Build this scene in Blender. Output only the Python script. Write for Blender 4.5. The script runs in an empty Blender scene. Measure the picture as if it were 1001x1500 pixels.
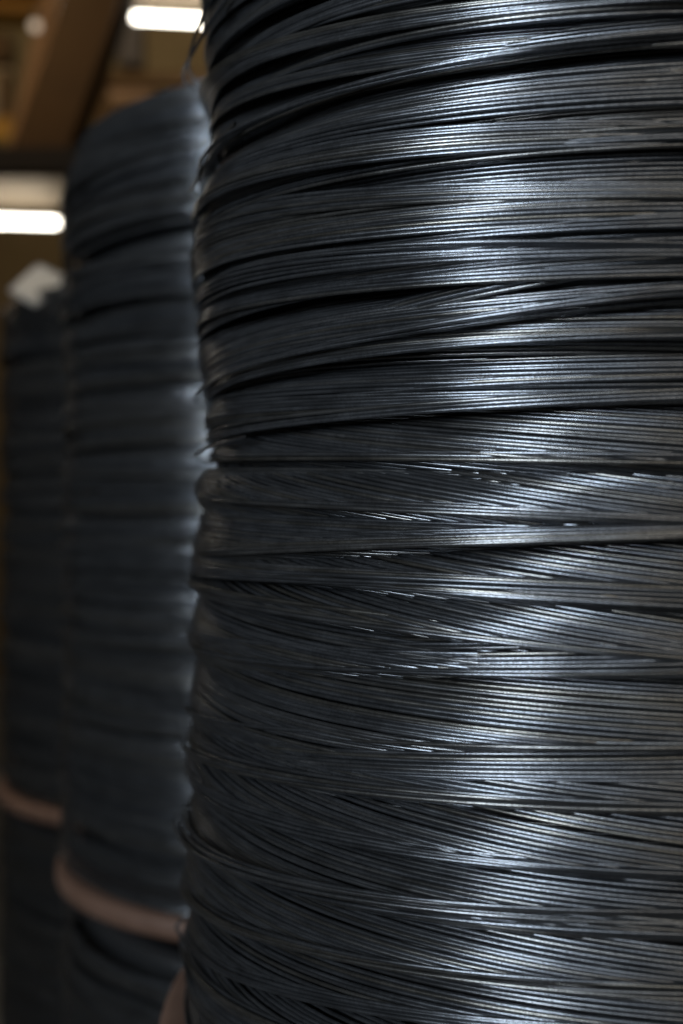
import bpy, bmesh, math, random
import numpy as np
from mathutils import Vector, Matrix

rng = np.random.default_rng(11)
random.seed(7)
scene = bpy.context.scene
COL = scene.collection
R_ = math.radians

# ------------------------------------------------------------------ camera
EYE = 1.46                       # lens height above the floor (m)
FPX = 1610.0                     # focal length in photograph pixels (1001 x 1500)
HZ = 730.0                       # photograph row of the eye level
cam_d = bpy.data.cameras.new("camera")
cam = bpy.data.objects.new("camera", cam_d)
COL.objects.link(cam)
cam.location = (0, 0, EYE)
cam.rotation_euler = (R_(90), 0, 0)
cam_d.sensor_fit = 'VERTICAL'
cam_d.sensor_height = 36.0
cam_d.lens = 36.0 * FPX / 1500.0
cam_d.shift_y = -(750.0 - HZ) / 1500.0
cam_d.clip_start = 0.02
cam_d.clip_end = 200
cam_d.dof.use_dof = True
cam_d.dof.focus_distance = 0.565
cam_d.dof.aperture_fstop = 3.3
cam_d.dof.aperture_blades = 9
scene.camera = cam

# ------------------------------------------------------------------ light
world = bpy.data.worlds.new("World")
scene.world = world
world.use_nodes = True
bg = world.node_tree.nodes["Background"]
bg.inputs[0].default_value = (1.0, 0.92, 0.80, 1)
bg.inputs[1].default_value = 0.015

def area(name, loc, target, sx, sy, watts, color, spread=180):
    d = bpy.data.lights.new(name, 'AREA')
    d.shape = 'RECTANGLE'; d.size = sx; d.size_y = sy
    d.energy = watts; d.color = color; d.spread = R_(spread)
    o = bpy.data.objects.new(name, d); COL.objects.link(o)
    o.location = loc
    v = Vector(target) - Vector(loc)
    o.rotation_euler = v.to_track_quat('-Z', 'Y').to_euler()
    return o
# cool daylight from a tall doorway behind the camera's left shoulder
area("daylight_opening", (-3.18, -1.79, EYE + 1.3), (0.1, 0.7, EYE + 0.7), 0.90, 2.3, 17, (0.80, 0.90, 1.0), 66)
area("highlight_tail_fill", (-2.36, -2.65, EYE + 1.2), (0.1, 0.7, EYE + 0.7), 1.2, 1.8, 2.6, (0.84, 0.92, 1.0), 66)  # added dim fill, no second opening: softens the right tail of the highlight
# warm hall lamp overhead, behind the camera
area("hall_lamp", (-1.1, -3.4, EYE + 1.7), (0.2, 0.8, EYE), 1.8, 1.2, 16, (1.0, 0.90, 0.76))
area("upper_wall_fill", (-1.5, 5.6, EYE + 4.6), (-1.2, 9.0, EYE + 3.9), 1.5, 0.5, 18, (1.0, 0.80, 0.54), 130)  # added fill out of view, brightens only the upper back wall

area("background_fill", (-2.6, 2.6, EYE + 3.6), (-1.5, 5.6, EYE + 2.0), 1.2, 0.4, 4.5, (1.0, 0.62, 0.28), 80)  # added amber fill out of view for the post and left background
area("paper_fill", (-1.1, 1.2, EYE + 3.0), (-.56, 2.06, EYE + .4), 1.0, 0.3, 1.6, (1.0, 0.86, 0.66), 36)  # added narrow fill aimed at the paper tag to whiten it

scene.view_settings.view_transform = 'Standard'
scene.view_settings.look = 'None'
scene.view_settings.exposure = 0.0
scene.view_settings.gamma = 1.0
scene.cycles.use_denoising = True
scene.cycles.max_bounces = 6

# ------------------------------------------------------------------ materials
def new_mat(name):
    m = bpy.data.materials.new(name); m.use_nodes = True
    nt = m.node_tree
    return m, nt, nt.nodes["Principled BSDF"]
def N(nt, t, **kw):
    n = nt.nodes.new(t)
    for k, v in kw.items(): setattr(n, k, v)
    return n

def mat_wire():
    m, nt, b = new_mat("drawn_steel_wire")
    L = nt.links.new
    uv = N(nt, 'ShaderNodeUVMap'); uv.uv_map = "UVMap"
    sep = N(nt, 'ShaderNodeSeparateXYZ'); L(uv.outputs[0], sep.inputs[0])
    wn = N(nt, 'ShaderNodeTexWhiteNoise', noise_dimensions='1D'); L(sep.outputs[1], wn.inputs['W'])
    # tone of each turn of wire
    cr = N(nt, 'ShaderNodeValToRGB')
    cr.color_ramp.elements[0].position = 0.0; cr.color_ramp.elements[0].color = (0.165, 0.178, 0.197, 1)
    cr.color_ramp.elements[1].position = 1.0; cr.color_ramp.elements[1].color = (0.235, 0.248, 0.27, 1)
    e = cr.color_ramp.elements.new(0.5); e.color = (0.20, 0.216, 0.24, 1)
    e = cr.color_ramp.elements.new(0.86); e.color = (0.212, 0.205, 0.185, 1)
    L(wn.outputs['Value'], cr.inputs[0])
    # drawing marks: fine cross marks and long streaks, in metres along the wire
    mul = N(nt, 'ShaderNodeVectorMath', operation='MULTIPLY'); mul.inputs[1].default_value = (900, 370, 1)
    L(uv.outputs[0], mul.inputs[0])
    n1 = N(nt, 'ShaderNodeTexNoise', noise_dimensions='2D'); n1.inputs['Scale'].default_value = 1; n1.inputs['Detail'].default_value = 2
    L(mul.outputs[0], n1.inputs['Vector'])
    mul2 = N(nt, 'ShaderNodeVectorMath', operation='MULTIPLY'); mul2.inputs[1].default_value = (28, 913, 1)
    L(uv.outputs[0], mul2.inputs[0])
    n2 = N(nt, 'ShaderNodeTexNoise', noise_dimensions='2D'); n2.inputs['Scale'].default_value = 1; n2.inputs['Detail'].default_value = 3
    L(mul2.outputs[0], n2.inputs['Vector'])
    mr = N(nt, 'ShaderNodeMapRange'); mr.inputs[1].default_value = .3; mr.inputs[2].default_value = .7
    mr.inputs[3].default_value = 0.72; mr.inputs[4].default_value = 1.18
    L(n1.outputs[0], mr.inputs[0])
    mr2 = N(nt, 'ShaderNodeMapRange'); mr2.inputs[1].default_value = .3; mr2.inputs[2].default_value = .7
    mr2.inputs[3].default_value = 0.75; mr2.inputs[4].default_value = 1.2
    L(n2.outputs[0], mr2.inputs[0])
    mm = N(nt, 'ShaderNodeMath', operation='MULTIPLY'); L(mr.outputs[0], mm.inputs[0]); L(mr2.outputs[0], mm.inputs[1])
    vm = N(nt, 'ShaderNodeVectorMath', operation='SCALE'); L(cr.outputs[0], vm.inputs[0]); L(mm.outputs[0], vm.inputs['Scale'])
    L(vm.outputs[0], b.inputs['Base Color'])
    rr = N(nt, 'ShaderNodeMapRange'); rr.inputs[1].default_value = .25; rr.inputs[2].default_value = .75
    rr.inputs[3].default_value = 0.17; rr.inputs[4].default_value = 0.26
    L(n2.outputs[0], rr.inputs[0]); L(rr.outputs[0], b.inputs['Roughness'])
    b.inputs['Metallic'].default_value = 0.88
    bp = N(nt, 'ShaderNodeBump'); bp.inputs['Strength'].default_value = 0.06; bp.inputs['Distance'].default_value = 0.0003
    L(n1.outputs[0], bp.inputs['Height']); L(bp.outputs[0], b.inputs['Normal'])
    return m
WIRE = mat_wire()

def mat_simple(name, c1, c2, rough=0.6, scale=8.0, metallic=0.0, bump=0.15, dist=0.01):
    m, nt, b = new_mat(name)
    L = nt.links.new
    tc = N(nt, 'ShaderNodeTexCoord')
    n = N(nt, 'ShaderNodeTexNoise'); n.inputs['Scale'].default_value = scale; n.inputs['Detail'].default_value = 6
    L(tc.outputs['Object'], n.inputs['Vector'])
    cr = N(nt, 'ShaderNodeValToRGB')
    cr.color_ramp.elements[0].position = .3; cr.color_ramp.elements[0].color = (*c1, 1)
    cr.color_ramp.elements[1].position = .7; cr.color_ramp.elements[1].color = (*c2, 1)
    L(n.outputs[0], cr.inputs[0]); L(cr.outputs[0], b.inputs['Base Color'])
    b.inputs['Roughness'].default_value = rough; b.inputs['Metallic'].default_value = metallic
    bp = N(nt, 'ShaderNodeBump'); bp.inputs['Strength'].default_value = bump; bp.inputs['Distance'].default_value = dist
    L(n.outputs[0], bp.inputs['Height']); L(bp.outputs[0], b.inputs['Normal'])
    return m
def mat_emit(name, color, strength):
    m, nt, b = new_mat(name)
    b.inputs['Base Color'].default_value = (.8, .8, .78, 1)
    b.inputs['Emission Color'].default_value = (*color, 1)
    b.inputs['Emission Strength'].default_value = strength
    return m
M = {
 'hoop': mat_simple("salmon_painted_hoop", (.15, .084, .057), (.19, .112, .08), .55, 30),
 'wall': mat_simple("beige_wall_paint", (.19, .14, .068), (.24, .18, .09), .8, 3),
 'floor': mat_simple("grey_concrete", (.16, .155, .145), (.27, .26, .24), .75, 4),
 'brown': mat_simple("dark_brown_paint", (.085, .038, .004), (.11, .052, .007), .5, 6),
 'tan': mat_simple("tan_paint", (.34, .20, .11), (.42, .26, .15), .5, 6),
 'orange': mat_simple("orange_paint", (.45, .23, .02), (.55, .30, .03), .45, 9),
 'navy': mat_simple("dark_blue_paint", (.010, .010, .014), (.018, .018, .022), .5, 9),
 'cream': mat_simple("cream_panel", (.62, .52, .36), (.72, .62, .46), .6, 5),
 'grey': mat_simple("dark_grey_steel", (.05, .045, .045), (.09, .08, .08), .5, 9),
 'white_metal': mat_simple("lamp_housing_enamel", (.66, .62, .55), (.74, .70, .62), .4, 6),
 'shade': mat_simple("tan_lamp_shade", (.30, .24, .17), (.36, .29, .21), .5, 6),
 'paper': mat_simple("paper", (.80, .78, .74), (.86, .84, .80), .85, 40, bump=.05),
 'tube': mat_emit("lit_fluorescent_tube", (1.0, .93, .80), 11.0),
}

# ------------------------------------------------------------------ helpers
def tag(o, label=None, cat=None, group=None, kind=None):
    if label: o['label'] = label
    if cat: o['category'] = cat
    if group: o['group'] = group
    if kind: o['kind'] = kind
    return o
def empty(name, loc):
    o = bpy.data.objects.new(name, None); COL.objects.link(o); o.location = loc
    o.empty_display_size = 0.1
    return o
def link(name, me, mat, parent=None):
    if mat and not me.materials: me.materials.append(mat)
    o = bpy.data.objects.new(name, me); COL.objects.link(o)
    if parent: o.parent = parent
    return o

def tubes_mesh(name, P, wr, sides, closed=True, up=None):
    """P: (wires, steps, 3) centre lines; returns one mesh of round wires with UV = (metres along, wire number)."""
    W, S, _ = P.shape
    if closed:
        T = np.roll(P, -1, 1) - np.roll(P, 1, 1)
    else:
        T = np.gradient(P, axis=1)
    T /= np.linalg.norm(T, axis=2, keepdims=True)
    Z = np.array([0, 0, 1.0]) if up is None else np.array(up, float)
    A = np.cross(T, Z); A /= np.linalg.norm(A, axis=2, keepdims=True) + 1e-9
    B = np.cross(A, T)
    al = np.arange(sides) * 2 * np.pi / sides
    V = P[:, :, None, :] + wr * (np.cos(al)[None, None, :, None] * A[:, :, None, :] + np.sin(al)[None, None, :, None] * B[:, :, None, :])
    V = V.reshape(-1, 3)
    ns = S if closed else S - 1
    w = np.arange(W)[:, None, None]; s = np.arange(ns)[None, :, None]; k = np.arange(sides)[None, None, :]
    s2 = (s + 1) % S; k2 = (k + 1) % sides
    idx = lambda a, b_: (w * S + a) * sides + b_
    F = np.stack([idx(s, k), idx(s, k2), idx(s2, k2), idx(s2, k)], -1).reshape(-1, 4)
    if closed is True: F = F[:, ::-1]
    me = bpy.data.meshes.new(name)
    nf = len(F)
    me.vertices.add(len(V)); me.vertices.foreach_set("co", V.astype(np.float32).ravel())
    me.loops.add(nf * 4); me.loops.foreach_set("vertex_index", F.astype(np.int32).ravel())
    me.polygons.add(nf)
    me.polygons.foreach_set("loop_start", np.arange(0, nf * 4, 4, dtype=np.int32))
    try: me.polygons.foreach_set("loop_total", np.full(nf, 4, dtype=np.int32))
    except Exception: pass
    me.polygons.foreach_set("use_smooth", np.ones(nf, dtype=bool))
    # uv
    nxt = np.roll(P, -1, 1) if closed else P[:, 1:]
    seg = np.linalg.norm(nxt - P[:, :ns], axis=2)
    u0 = np.concatenate([np.zeros((W, 1)), np.cumsum(seg, 1)], 1)          # W, ns+1
    seed = rng.random(W) * 40
    ua = np.broadcast_to(u0[:, :ns, None], (W, ns, sides)); ub = np.broadcast_to(u0[:, 1:, None], (W, ns, sides))
    sd = np.broadcast_to(seed[:, None, None], (W, ns, sides))
    quad = [(ua, sd), (ua, sd), (ub, sd), (ub, sd)]
    if closed is True: quad = quad[::-1]
    UV = np.stack([np.stack(q, -1) for q in quad], -2).reshape(-1, 2)
    lay = me.uv_layers.new(name="UVMap")
    lay.data.foreach_set("uv", UV.astype(np.float32).ravel())
    me.update(); me.validate()
    return me

def bm_obj(name, bm, mat, parent=None, smooth=False):
    me = bpy.data.meshes.new(name); bm.to_mesh(me); bm.free()
    if smooth:
        for p in me.polygons: p.use_smooth = True
    return link(name, me, mat, parent)
def box_bm(lo, hi, bevel=0.0):
    bm = bmesh.new()
    bmesh.ops.create_cube(bm, size=1)
    lo = Vector(lo); hi = Vector(hi)
    for v in bm.verts:
        v.co = Vector(((lo[i] + hi[i]) / 2 + v.co[i] * (hi[i] - lo[i])) for i in range(3))
    if bevel:
        bmesh.ops.bevel(bm, geom=bm.edges[:], offset=bevel, segments=2, affect='EDGES', profile=.5)
    return bm
def profile_between(a, b, prof, up=(0, 1, 0)):
    """extrude a closed 2-D profile (list of (u,v)) from a to b"""
    a = Vector(a); b = Vector(b); t = (b - a).normalized()
    u = t.cross(Vector(up)).normalized(); v = u.cross(t)
    bm = bmesh.new()
    r0 = [bm.verts.new(a + u * p[0] + v * p[1]) for p in prof]
    r1 = [bm.verts.new(b + u * p[0] + v * p[1]) for p in prof]
    n = len(prof)
    for i in range(n):
        bm.faces.new((r0[i], r0[(i + 1) % n], r1[(i + 1) % n], r1[i]))
    bm.faces.new(r0[::-1]); bm.faces.new(r1)
    bmesh.ops.recalc_face_normals(bm, faces=bm.faces[:])
    return bm
def lathe(name, prof, seg, mat, parent=None, smooth=True):
    prof = np.array(prof); n = len(prof)
    a = np.arange(seg) * 2 * np.pi / seg
    V = np.stack([prof[None, :, 0] * np.cos(a)[:, None], prof[None, :, 0] * np.sin(a)[:, None], np.broadcast_to(prof[None, :, 1], (seg, n))], -1).reshape(-1, 3)
    F = []
    for i in range(seg):
        j = (i + 1) % seg
        for k in range(n):
            l = (k + 1) % n
            F.append((i * n + k, j * n + k, j * n + l, i * n + l))
    me = bpy.data.meshes.new(name); me.from_pydata(V.tolist(), [], F); me.update()
    if smooth:
        for p in me.polygons: p.use_smooth = True
    return link(name, me, mat, parent)
def PX(x, y, depth):
    """point seen at photograph pixel (x, y) at a distance in front of the lens"""
    return Vector(((x - 500.5) * depth / FPX, depth, EYE + (HZ - y) * depth / FPX))

# ------------------------------------------------------------------ setting
bm = bmesh.new()
for co in ((-12, -8, 0), (12, -8, 0), (12, 14, 0), (-12, 14, 0)): bm.verts.new(co)
bm.faces.new(bm.verts[:])
tag(bm_obj("floor", bm, M['floor']), kind='structure')
tag(bm_obj("wall_back", box_bm((-9, 9.0, 0.0), (6, 9.2, 7.5)), M['wall']), kind='structure')

# ------------------------------------------------------------------ wire coils
RC = 0.370                 # radius of a coil
WD = 0.0024                # wire diameter
C1 = (0.262, 0.840); C2 = (-0.015, 1.570); C3 = (-0.326, 2.310)
TOP = 0.43                 # top of all three stacks, relative to the eye

def ang(phi):              # phi: from -y (towards the camera side) round to -x
    return np.stack([-np.sin(phi), -np.cos(phi)], -1)
def hit(px):               # photograph column -> phi on the near coil and depth there
    a = math.atan((px - 500.5) / FPX); d = np.array([math.sin(a), math.cos(a)]); c = np.array(C1)
    b = d @ c; q = b * b - (c @ c - RC * RC)
    t = b - math.sqrt(max(q, 0)); p = d * t - c
    return math.atan2(-p[0], -p[1]), d[1] * t
PH0 = R_(50)
def fit_line(pts):
    A, z = [], []
    for x, y in pts:
        ph, dep = hit(x)
        A.append([1, math.cos(ph - PH0) - .92, math.sin(ph - PH0)]); z.append((HZ - y) * dep / FPX)
    A = np.array(A); z = np.array(z)
    reg = np.diag([0, .02, .002])
    return np.linalg.solve(A.T @ A + reg, A.T @ z)
def line_z(c, phi):
    return c[0] + c[1] * (np.cos(phi - PH0) - .92) + c[2] * np.sin(phi - PH0)

# lower edges of the bundles of the near coil, read at three columns of the photograph
E3 = [(115,58,8),(178,110,62),(237,160,115),(305,228,215),(345,295,290),(405,350,335),(455,415,405),(535,462,432),(552,487,500),
      (590,551,545),(622,592,575),(667,666,672),(732,735,765),(803,792,778),(842,845,885),(885,905,965),(955,979,975),
      (1063,1071,1082),(1122,1150,1178),(1180,1238,1268),(1262,1325,1352),(1350,1398,1440),(1420,1470,1505)]
edges = [fit_line(list(zip((352, 650, 1000), e))) for e in E3]
up_ = []
z = edges[0][0]; c = edges[0][2]
while z < TOP - .03:
    z += rng.uniform(.018, .030)
    up_.append(np.array([z, rng.normal(0, .01), c * .8 + rng.normal(0, .007)]))
edges = up_[::-1] + edges
z = edges[-1][0]; c = edges[-1][2]
while z > -.365:
    z -= rng.uniform(.018, .028)
    edges.append(np.array([z, rng.normal(0, .01), c * .8 + rng.normal(0, .006)]))

# how far the left outline stands out of or behind the mean radius, against height
PROF_Y = [-100, 0, 90, 150, 270, 340, 400, 520, 560, 605, 680, 720, 800, 950, 1050, 1200, 1300, 1450, 1560]
PROF_X = [312, 310, 303, 311, 308, 293, 295, 286, 298, 312, 312, 290, 287, 284, 281, 278, 278, 281, 281]
pz = [(HZ - y) * .79 / FPX for y in PROF_Y][::-1]
pr = [(286 - x) * .79 / FPX for x in PROF_X][::-1]
def prof_r(z): return np.interp(z, pz, pr)

def harm(phi, amp, ks=(1, 2, 3, 4, 5)):
    o = np.zeros_like(phi)
    for k in ks:
        o = o + rng.normal(0, amp / k ** .6) * np.cos(k * phi + rng.uniform(0, 6.28))
    return o
class Harm:
    def __init__(s, amp, ks):
        s.t = [(k, rng.normal(0, amp / k ** .5), rng.uniform(0, 6.28)) for k in ks]
    def __call__(s, phi): return sum(a * np.cos(k * phi + p) for k, a, p in s.t)

def bundle_paths(phi, lower, n, radial, over=0.0060, tuck=0.010, wob=.0005, fan=0.0, sil=0.0, dipd=.010):
    """n turns stacked upwards from a lower edge; the low turns stand proud, the high turns tuck under the next bundle"""
    S = len(phi)
    out = np.zeros((n, S, 3))
    rad = Harm(.0030, (2, 3, 4, 5)); spread = Harm(.045, (1, 2, 3)); zw = Harm(.0007, (2, 3, 5))
    ph_shift = rng.uniform(.15, .55)
    dip = Harm(0, (1,))(phi)
    for k in range(4):                # places where the upper turns slip in under their neighbours
        pc = R_(rng.uniform(44, 64)) + k * 1.57 + rng.uniform(-.2, .2) * (k > 0); w = rng.uniform(.17, .28)
        dip = dip + np.exp(-(((phi - pc + np.pi) % (2 * np.pi) - np.pi) / w) ** 2)
    sl = np.clip((((phi - R_(60) + np.pi) % (2 * np.pi)) - np.pi) / .35, 0, 1) * sil
    steps = WD * rng.choice([.70, .76, .82, 1.15], n, p=[.35, .35, .2, .1]); steps[0] = 0
    zoff = np.cumsum(steps)
    for j in range(n):
        t = j / max(n - 1, 1)
        q = min(zoff[j] / .024, 1.6)
        p = (-0.0016 * max(0, 1 - j / 1.6) + over * (1 - min(1, q)) - tuck * q) * (1 - .6 * sl) - dipd * dip * q
        zz = lower(phi) + fan * t * np.sin(phi - PH0) + zoff[j] * (1 + spread(phi)) + zw(phi) + harm(phi, wob * .55, (2, 3, 5, 7))
        rr = RC + p + rad(phi + ph_shift * t * 2) + harm(phi, wob, (2, 3, 4, 6, 9)) + radial(zz)
        if rng.random() < .06:        # a turn that has sprung a little
            k0 = rng.uniform(0, 6.28); wdt = rng.uniform(.3, .8)
            g = np.exp(-((phi - k0 + np.pi) % (2 * np.pi) - np.pi) ** 2 / wdt ** 2)
            rr = rr + rng.uniform(.0015, .004) * g; zz = zz + rng.uniform(-.004, .003) * g
        out[j, :, :2] = ang(phi) * rr[:, None]; out[j, :, 2] = zz
    return out

def sheet_paths(phi, lower, upper, kappa, gap):
    """parallel turns that run at an angle to the edge below them: they come out from under the bundle above
    and slip in behind the edge of their own bundle"""
    pitch = WD * .77
    z0 = np.arange(-abs(kappa) * .62 - .004, gap + abs(kappa) * .62, pitch)
    n = len(z0); z0 = z0 + np.cumsum(rng.choice([0, 0, 0, .0007, -.0004], n)) * .5
    out = np.zeros((n, len(phi), 3))
    rad = Harm(.0020, (2, 3, 4, 5)); zw = Harm(.0008, (2, 3, 5)); lo = lower(phi); H = np.maximum(upper(phi) - lo, .012)
    sl = np.clip((((phi - R_(60) + np.pi) % (2 * np.pi)) - np.pi) / .35, 0, 1)
    bow = rng.uniform(.018, .026)
    for j in range(n):
        zz = lo + z0[j] + kappa * np.sin(phi - PH0) + zw(phi) + harm(phi, .00028, (2, 3, 5, 7))
        q = (zz - lo) / H
        p = .0040 - bow * np.clip(q, 0, 1.1) ** 1.8 - .010 * np.clip(q - 1.1, 0, 1) - .048 * np.clip(-q, 0, .7) ** 1.25
        p = p * (1 - .65 * sl)
        rr = RC + p + rad(phi + .4 * j / n) + harm(phi, .0004, (2, 3, 4, 6, 9)) + prof_r(np.where(q > 0, zz, lo))
        if rng.random() < .05:
            k0 = rng.uniform(0, 6.28); wdt = rng.uniform(.3, .8)
            g = np.exp(-((phi - k0 + np.pi) % (2 * np.pi) - np.pi) ** 2 / wdt ** 2)
            rr = rr + rng.uniform(.001, .003) * g; zz = zz + rng.uniform(-.003, .003) * g
        out[j, :, :2] = ang(phi) * rr[:, None]; out[j, :, 2] = zz
    return out

def core(parent, z0, z1, rad=RC - .0125):
    n = int((z1 - z0) / WD / 1.6); zs = np.linspace(z0, z1, n * 2)
    prof = [(rad + (0.0009 if i % 2 else -0.0009), zz) for i, zz in enumerate(zs)]
    prof += [(rad - .07, z1), (rad - .07, z0)]
    o = lathe("inner_windings", prof, 72, WIRE, parent)
    o['kind'] = 'stuff'
    return o

# near coil
SEG = 132
PHI = np.linspace(0, 2 * np.pi, SEG, endpoint=False)
vis = np.linspace(R_(12), R_(88), 40)
near = empty("wire_coil", (C1[0], C1[1], EYE))
tag(near, "large sharp dark steel wire coil filling the right of the picture", "wire coil", "stacked coils of steel wire")
for i, e in enumerate(edges):
    if i == 0: gap = .026
    else: gap = float(np.max(line_z(edges[i - 1], vis) - line_z(e, vis)))
    z0 = e[0]
    kap = rng.uniform(.024, .042) if z0 < .045 else (rng.uniform(.006, .018) if z0 < .12 else rng.uniform(-.016, .016))
    up = edges[i - 1] if i else e + np.array([.026, 0, 0])
    low_f = lambda ph, e=e: line_z(e, ph)
    if z0 < .10:
        P = sheet_paths(PHI, low_f, lambda ph, u=up: line_z(u, ph), kap, gap)
        link("wire_bundle", tubes_mesh("wire_bundle", P, WD / 2, 8), WIRE, near)
        # the few turns that bind the lower edge
        low_e = lambda ph, e=e: line_z(e, ph) - .0022
        P = bundle_paths(PHI, low_e, int(rng.integers(3, 7)), prof_r, fan=rng.uniform(.000, .007), sil=1.0, over=.0082, tuck=.004, dipd=.003)
        link("wire_bundle", tubes_mesh("wire_bundle", P, WD / 2, 8), WIRE, near)
    else:
        fan = rng.uniform(-.014, .016)
        n = int(np.clip(math.ceil((max(gap, .008) + abs(fan) * .5) / WD / .78) + 4, 6, 40))
        P = bundle_paths(PHI, low_f, n, prof_r, fan=fan, sil=.8, over=.0042, tuck=.0075)
        link("wire_bundle", tubes_mesh("wire_bundle", P, WD / 2, 8), WIRE, near)
# thinner bundles that run over and under the others at a shallow angle
zc = -.36
while zc < TOP - .05:
    k = int(np.argmin([abs(e[0] - zc) for e in edges]))
    c2 = edges[k][2] + rng.choice([-1, 1]) * (rng.uniform(.005, .015) if zc > .05 else rng.uniform(.003, .012)) + (.003 if zc < 0 else -.003)
    e = np.array([zc, edges[k][1], c2])
    swing = Harm(.0040, (1, 2, 3)); base = rng.uniform(-.002, .004)
    n = int(rng.integers(5, 12))
    P = bundle_paths(PHI, lambda ph, e=e: line_z(e, ph), n, lambda zz, sw=swing, b=base: prof_r(zz) + b + sw(PHI) * (1 - .6 * np.clip((PHI - R_(60)) / .35, 0, 1) * (PHI < 3)),
                     fan=rng.uniform(-.005, .009), sil=1.0, over=.003, tuck=.005, dipd=.005)
    link("wire_bundle", tubes_mesh("wire_bundle", P, WD / 2, 8), WIRE, near)
    zc += rng.uniform(.011, .022) if zc > .05 else rng.uniform(.035, .065)
core(near, -.375, TOP - .02, RC - .034)

# loose turns that have sprung out of the left side of the near coil
def loose(parent, pts, sub=14):
    """smooth open wire through points given as (phi, radius offset, z)"""
    p = np.array(pts, float); t = np.linspace(0, len(p) - 1, (len(p) - 1) * sub + 1)
    out = []
    for q in t:
        i = int(min(q, len(p) - 2)); f = q - i
        a, b, c, d = p[max(i - 1, 0)], p[i], p[i + 1], p[min(i + 2, len(p) - 1)]
        out.append(.5 * ((2 * b) + (c - a) * f + (2 * a - 5 * b + 4 * c - d) * f * f + (3 * b - a - 3 * c + d) * f ** 3))
    out = np.array(out)
    XY = ang(out[:, 0]) * (RC + out[:, 1])[:, None]
    P = np.concatenate([XY, out[:, 2:3]], 1)[None]
    return link("loose_wire", tubes_mesh("loose_wire", P, WD / 2, 8, closed=False), WIRE, parent)
def zy(y): return (HZ - y) * .79 / FPX
loose(near, [(1.05, -.002, zy(95)), (1.30, .004, zy(112)), (1.50, .010, zy(90)), (1.66, .013, zy(62)), (1.85, .004, zy(30)), (2.1, -.004, zy(20))])
loose(near, [(1.00, -.002, zy(60)), (1.35, .003, zy(86)), (1.55, .007, zy(72)), (1.75, .006, zy(45)), (2.0, -.004, zy(30))])
loose(near, [(1.10, -.003, zy(262)), (1.35, .001, zy(284)), (1.50, .005, zy(270)), (1.60, .007, zy(245)), (1.78, .002, zy(228)), (2.0, -.006, zy(225))])
loose(near, [(0.95, -.003, zy(560)), (1.25, -.004, zy(572)), (1.45, .000, zy(580)), (1.75, .003, zy(585)), (2.1, -.006, zy(575))])
loose(near, [(1.05, -.003, zy(655)), (1.30, -.003, zy(662)), (1.50, .001, zy(668)), (1.80, .002, zy(668)), (2.1, -.006, zy(650))])
loose(near, [(1.00, .001, zy(1350)), (1.25, .005, zy(1352)), (1.45, .012, zy(1372)), (1.60, .018, zy(1400)), (1.85, .012, zy(1440)), (2.2, -.004, zy(1450))])
loose(near, [(0.90, .001, zy(1415)), (1.20, .005, zy(1400)), (1.42, .010, zy(1390)), (1.62, .014, zy(1420)), (1.85, .008, zy(1460)), (2.2, -.004, zy(1470))])

# bundle kinds shared by the stacks further back
SEG2 = 96
PHI2 = np.linspace(0, 2 * np.pi, SEG2, endpoint=False)
kinds = []
for k in range(14):
    tilt = Harm(.0065, (1, 2)); n = int(rng.integers(8, 14)); off = rng.normal(0, .0025)
    P = bundle_paths(PHI2, lambda ph: tilt(ph), n, lambda zz: off, over=.0035, tuck=.006)
    me = tubes_mesh("wire_bundle", P, WD / 2, 6); me.materials.append(WIRE)
    kinds.append((me, n * WD))
def far_coil(center, z0, z1, label, dome=0.0):
    root = empty("wire_coil", (center[0], center[1], EYE + z0))
    tag(root, label, "wire coil", "stacked coils of steel wire")
    z = .004
    H = z1 - z0
    while z < H - .035:
        me, h = kinds[int(rng.integers(len(kinds)))]
        o = link("wire_bundle", me, None, root)
        o.location = (0, 0, z + .008); o.rotation_euler = (rng.normal(0, .008), rng.normal(0, .008), rng.uniform(0, 6.28))
        f = max(0.0, (z - (H - .11)) / .08) * dome
        if f:
            o.scale = (1 - .05 * f * f, 1 - .05 * f * f, 1); o.rotation_euler = (Matrix.Rotation(-.065 * f, 3, 'Y') @ Matrix.Rotation(o.rotation_euler[2], 3, 'Z')).to_euler()
        z += h * rng.uniform(.62, .82) * (.55 if f else 1)
    core(root, 0, H - .02 - .02 * dome, RC - .024)
    return root

HOOP_H = .027
def hoop(center, z, label, r=RC + .011, h=HOOP_H, tilt=-.03):
    rt = r; ri = r - .060
    b = .008
    prof = [(rt - b, 0), (rt - .002, .0025), (rt, b), (rt, h - b), (rt - .002, h - .0025), (rt - b, h), (ri + b, h), (ri, h - b), (ri, b), (ri + b, 0)]
    o = lathe("coil_hoop", prof, 96, M['hoop'])
    o.location = (center[0], center[1], EYE + z - h); o.rotation_euler[0] = tilt
    tag(o, label, "hoop", "hoops between stacked coils")
    return o
hz = {1: -.378, 2: -.494, 3: -.574}
hoop(C1, hz[1], "salmon hoop under the large sharp near wire coil", r=RC + .027)
hoop(C2, hz[2], "salmon hoop round the middle wire stack, clearly visible at lower left", tilt=-.065)
hoop(C3, hz[3], "salmon hoop on the farthest wire stack at the left edge")
far_coil(C2, hz[2] + .022, TOP + .058, "tall blurred wire coil of the middle stack, above the salmon hoop", dome=1.0)
far_coil(C3, hz[3] + .012, TOP - .035, "dark blurred wire coil of the farthest stack, under the paper tag")
far_coil(C1, -EYE, hz[1] - HOOP_H - .002, "wire coil under the near coil's hoop, at the bottom edge")
far_coil(C2, -EYE, hz[2] - HOOP_H - .002, "blurred wire coil of the middle stack, below the salmon hoop")
far_coil(C3, -EYE, hz[3] - HOOP_H - .002, "dark blurred wire coil of the farthest stack, below its hoop")

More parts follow.
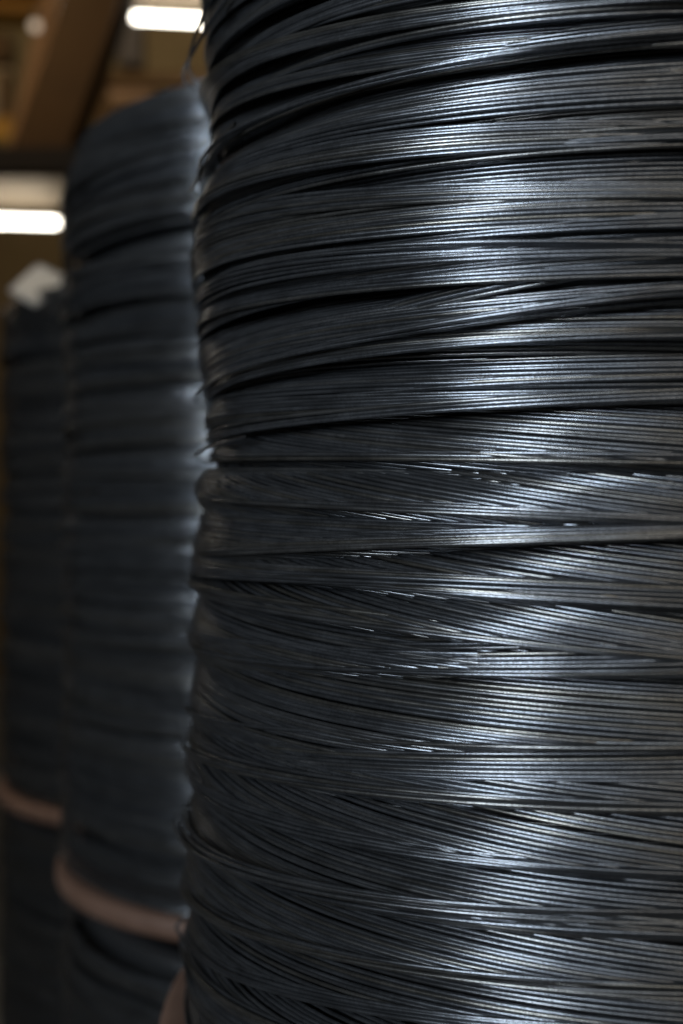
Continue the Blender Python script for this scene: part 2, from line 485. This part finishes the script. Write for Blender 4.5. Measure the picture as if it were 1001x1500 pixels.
# paper tag lying bent over the top edge of the farthest stack
bm = bmesh.new()
nx, ny = 8, 6
c00, c10, c11, c01 = PX(10, 426, 2.00), PX(52, 450, 1.98), PX(102, 410, 2.10), PX(56, 386, 2.14)
g = [[None] * (ny + 1) for _ in range(nx + 1)]
for i in range(nx + 1):
    for j in range(ny + 1):
        u, v = i / nx, j / ny
        p = c00 * (1 - u) * (1 - v) + c10 * u * (1 - v) + c11 * u * v + c01 * (1 - u) * v
        p = p + Vector((0, 0, .004 * math.sin(u * 3.1) * math.sin(v * 2.4)))
        g[i][j] = bm.verts.new(p)
for i in range(nx):
    for j in range(ny):
        bm.faces.new((g[i][j], g[i + 1][j], g[i + 1][j + 1], g[i][j + 1]))
bmesh.ops.solidify(bm, geom=bm.faces[:], thickness=.0012)
tag(bm_obj("paper_tag", bm, M['paper'], smooth=True), "crumpled white paper tag on top of the farthest wire stack", "paper tag")

# ------------------------------------------------------------------ hall behind
I_PROF = lambda w, h, t: [(-w, -h), (w, -h), (w, -h + t), (t / 2, -h + t), (t / 2, h - t), (w, h - t), (w, h), (-w, h), (-w, h - t), (-t / 2, h - t), (-t / 2, -h + t), (-w, -h + t)]
RECT = lambda w, h: [(-w, -h), (w, -h), (w, h), (-w, h)]

def fluorescent(a, b, label):
    """a, b: ends of the tube"""
    a = Vector(a); b = Vector(b)
    t = (b - a).normalized(); root = empty("fluorescent_light", (a + b) / 2)
    a = a - root.location; b = b - root.location
    up = Vector((0, 0, 1))
    tag(root, label, "lamp", "fluorescent lights in the background")
    def cyl(p, q, r, name, mat):
        bm = profile_between(p, q, [(r * math.cos(i * math.pi / 6), r * math.sin(i * math.pi / 6)) for i in range(12)], up=(0, 0, 1))
        return bm_obj(name, bm, mat, root)
    cyl(a, b, .019, "tube", M['tube'])
    cyl(a - t * .035, a - t * .001, .021, "end_cap", M['white_metal']); cyl(b + t * .001, b + t * .035, .016, "end_cap", M['white_metal'])
    h = .075
    bm = profile_between(a - t * .06 + up * h, b + t * .06 + up * h, [(.10, .115), (-.06, .02), (-.06, .03), (.10, .125)], up=(0, 0, 1))
    bm_obj("reflector", bm, M['shade'], root)
    bm = profile_between(a - t * .05 + up * (h + .135), b + t * .05 + up * (h + .135), RECT(.03, .02), up=(0, 0, 1))
    bm_obj("housing", bm, M['white_metal'], root)
    return root
fluorescent(PX(196, 25, 6.0), PX(520, 42, 6.3), "lit fluorescent light at the top, beside the near coil's upper edge")
fluorescent(PX(-230, 318, 5.2), PX(84, 326, 5.5), "lit fluorescent light at the left edge, above the paper tag")

def beam(name, p, q, prof, mat, label, cat, up=(0, 1, 0)):
    o = bm_obj(name, profile_between(p, q, prof, up), mat)
    return tag(o, label, cat)
beam("steel_beam", PX(168, -60, 5.0), PX(62, 240, 5.0), I_PROF(.12, .10, .03), M['brown'], "thick dark brown slanted beam in the blurred background", "beam")
beam("support_post", PX(84, -20, 5.6), PX(28, 225, 5.6), RECT(.045, .05), M['tan'], "thin tan slanted post left of the dark brown beam", "post")
beam("guard_rail", PX(-60, 238, 4.6), PX(150, 238, 4.6), RECT(.05, .05), M['navy'], "dark horizontal rail above the left fluorescent light", "rail", up=(0, 0, 1))
def frame_box():
    root = empty("machine_frame", PX(220, 330, 6.8))
    tag(root, "dark brown machine frame behind the top of the middle stack", "machine")
    def bar(p, q, w, mat, name):
        bm = profile_between(p - root.location, q - root.location, RECT(w, w), up=(0, 1, 0))
        bm_obj(name, bm, mat, root)
    bar(PX(150, 118, 6.8), PX(330, 118, 6.8), .04, M['brown'], "crossbar")
    bar(PX(150, 128, 6.8), PX(150, 620, 6.8), .035, M['brown'], "upright")
    bar(PX(325, 128, 6.8), PX(325, 620, 6.8), .035, M['brown'], "upright")
    bar(PX(193, 10, 7.0), PX(193, 100, 7.0), .075, M['grey'], "control_box")
frame_box()
bm_ = box_bm((-.20, -.05, -.15), (.20, .05, .15), .02)
o = bm_obj("panel_box", bm_, M['cream']); o.location = PX(-32, 135, 6.4)
tag(o, "cream panel box at the upper left edge", "box")
beam("crane_girder", PX(-120, 8, 6.2), PX(62, 12, 6.2), I_PROF(.10, .07, .02), M['orange'], "orange girder end in the top left corner", "girder", up=(0, 0, 1))

# small specular glint far back, made as a ball that glows by itself
root = empty("small_glint", PX(52, 38, 5.4)); tag(root, "small round blurred glint near the top left corner, made as a glowing ball", "glint")
bm = bmesh.new(); bmesh.ops.create_uvsphere(bm, u_segments=16, v_segments=10, radius=.026)
bm_obj("glow_ball", bm, mat_emit("glint_glow", (1.0, .78, .58), .55), root, smooth=True)
bm = profile_between((0, 0, .024), (0, 0, .09), [(.014 * math.cos(i * math.pi / 5), .014 * math.sin(i * math.pi / 5)) for i in range(10)])
bm_obj("ball_mount", bm, M['grey'], root)

root = empty("tool_cabinet", PX(196, 290, 7.6)); tag(root, "dim brown cabinet behind the top of the middle wire stack", "cabinet")
bm = box_bm((-.17, -.15, -.70), (.17, .15, .72), .015); bm_obj("body", bm, M['tan'], root)
for k in range(3):
    bm = box_bm((-.15, -.168, .30 - k * .34), (.15, -.153, .62 - k * .34), .004); d_ = bm_obj("drawer", bm, M['brown'], root)
    bm = box_bm((-.06, -.19, .46 - k * .34), (.06, -.170, .48 - k * .34), .004); bm_obj("handle", bm, M['grey'], d_)
root = empty("orange_bracket", PX(0, 190, 5.9)); tag(root, "orange bracket at the left edge, just above the dark rail", "bracket")
bm = box_bm((-.10, -.04, -.05), (.075, .04, .06), .01); bm_obj("plate", bm, M['orange'], root)
bm = profile_between((.03, 0, .058), (.03, 0, .30), I_PROF(.03, .03, .012)); bm_obj("stem", bm, M['brown'], root)
bm = box_bm((-.30, -.06, -.07), (.035, .06, .07), .01); o = bm_obj("dark_crate", bm, M['brown']); o.location = PX(8, 74, 5.9)
tag(o, "dark brown crate at the upper left edge, under the orange girder", "crate")
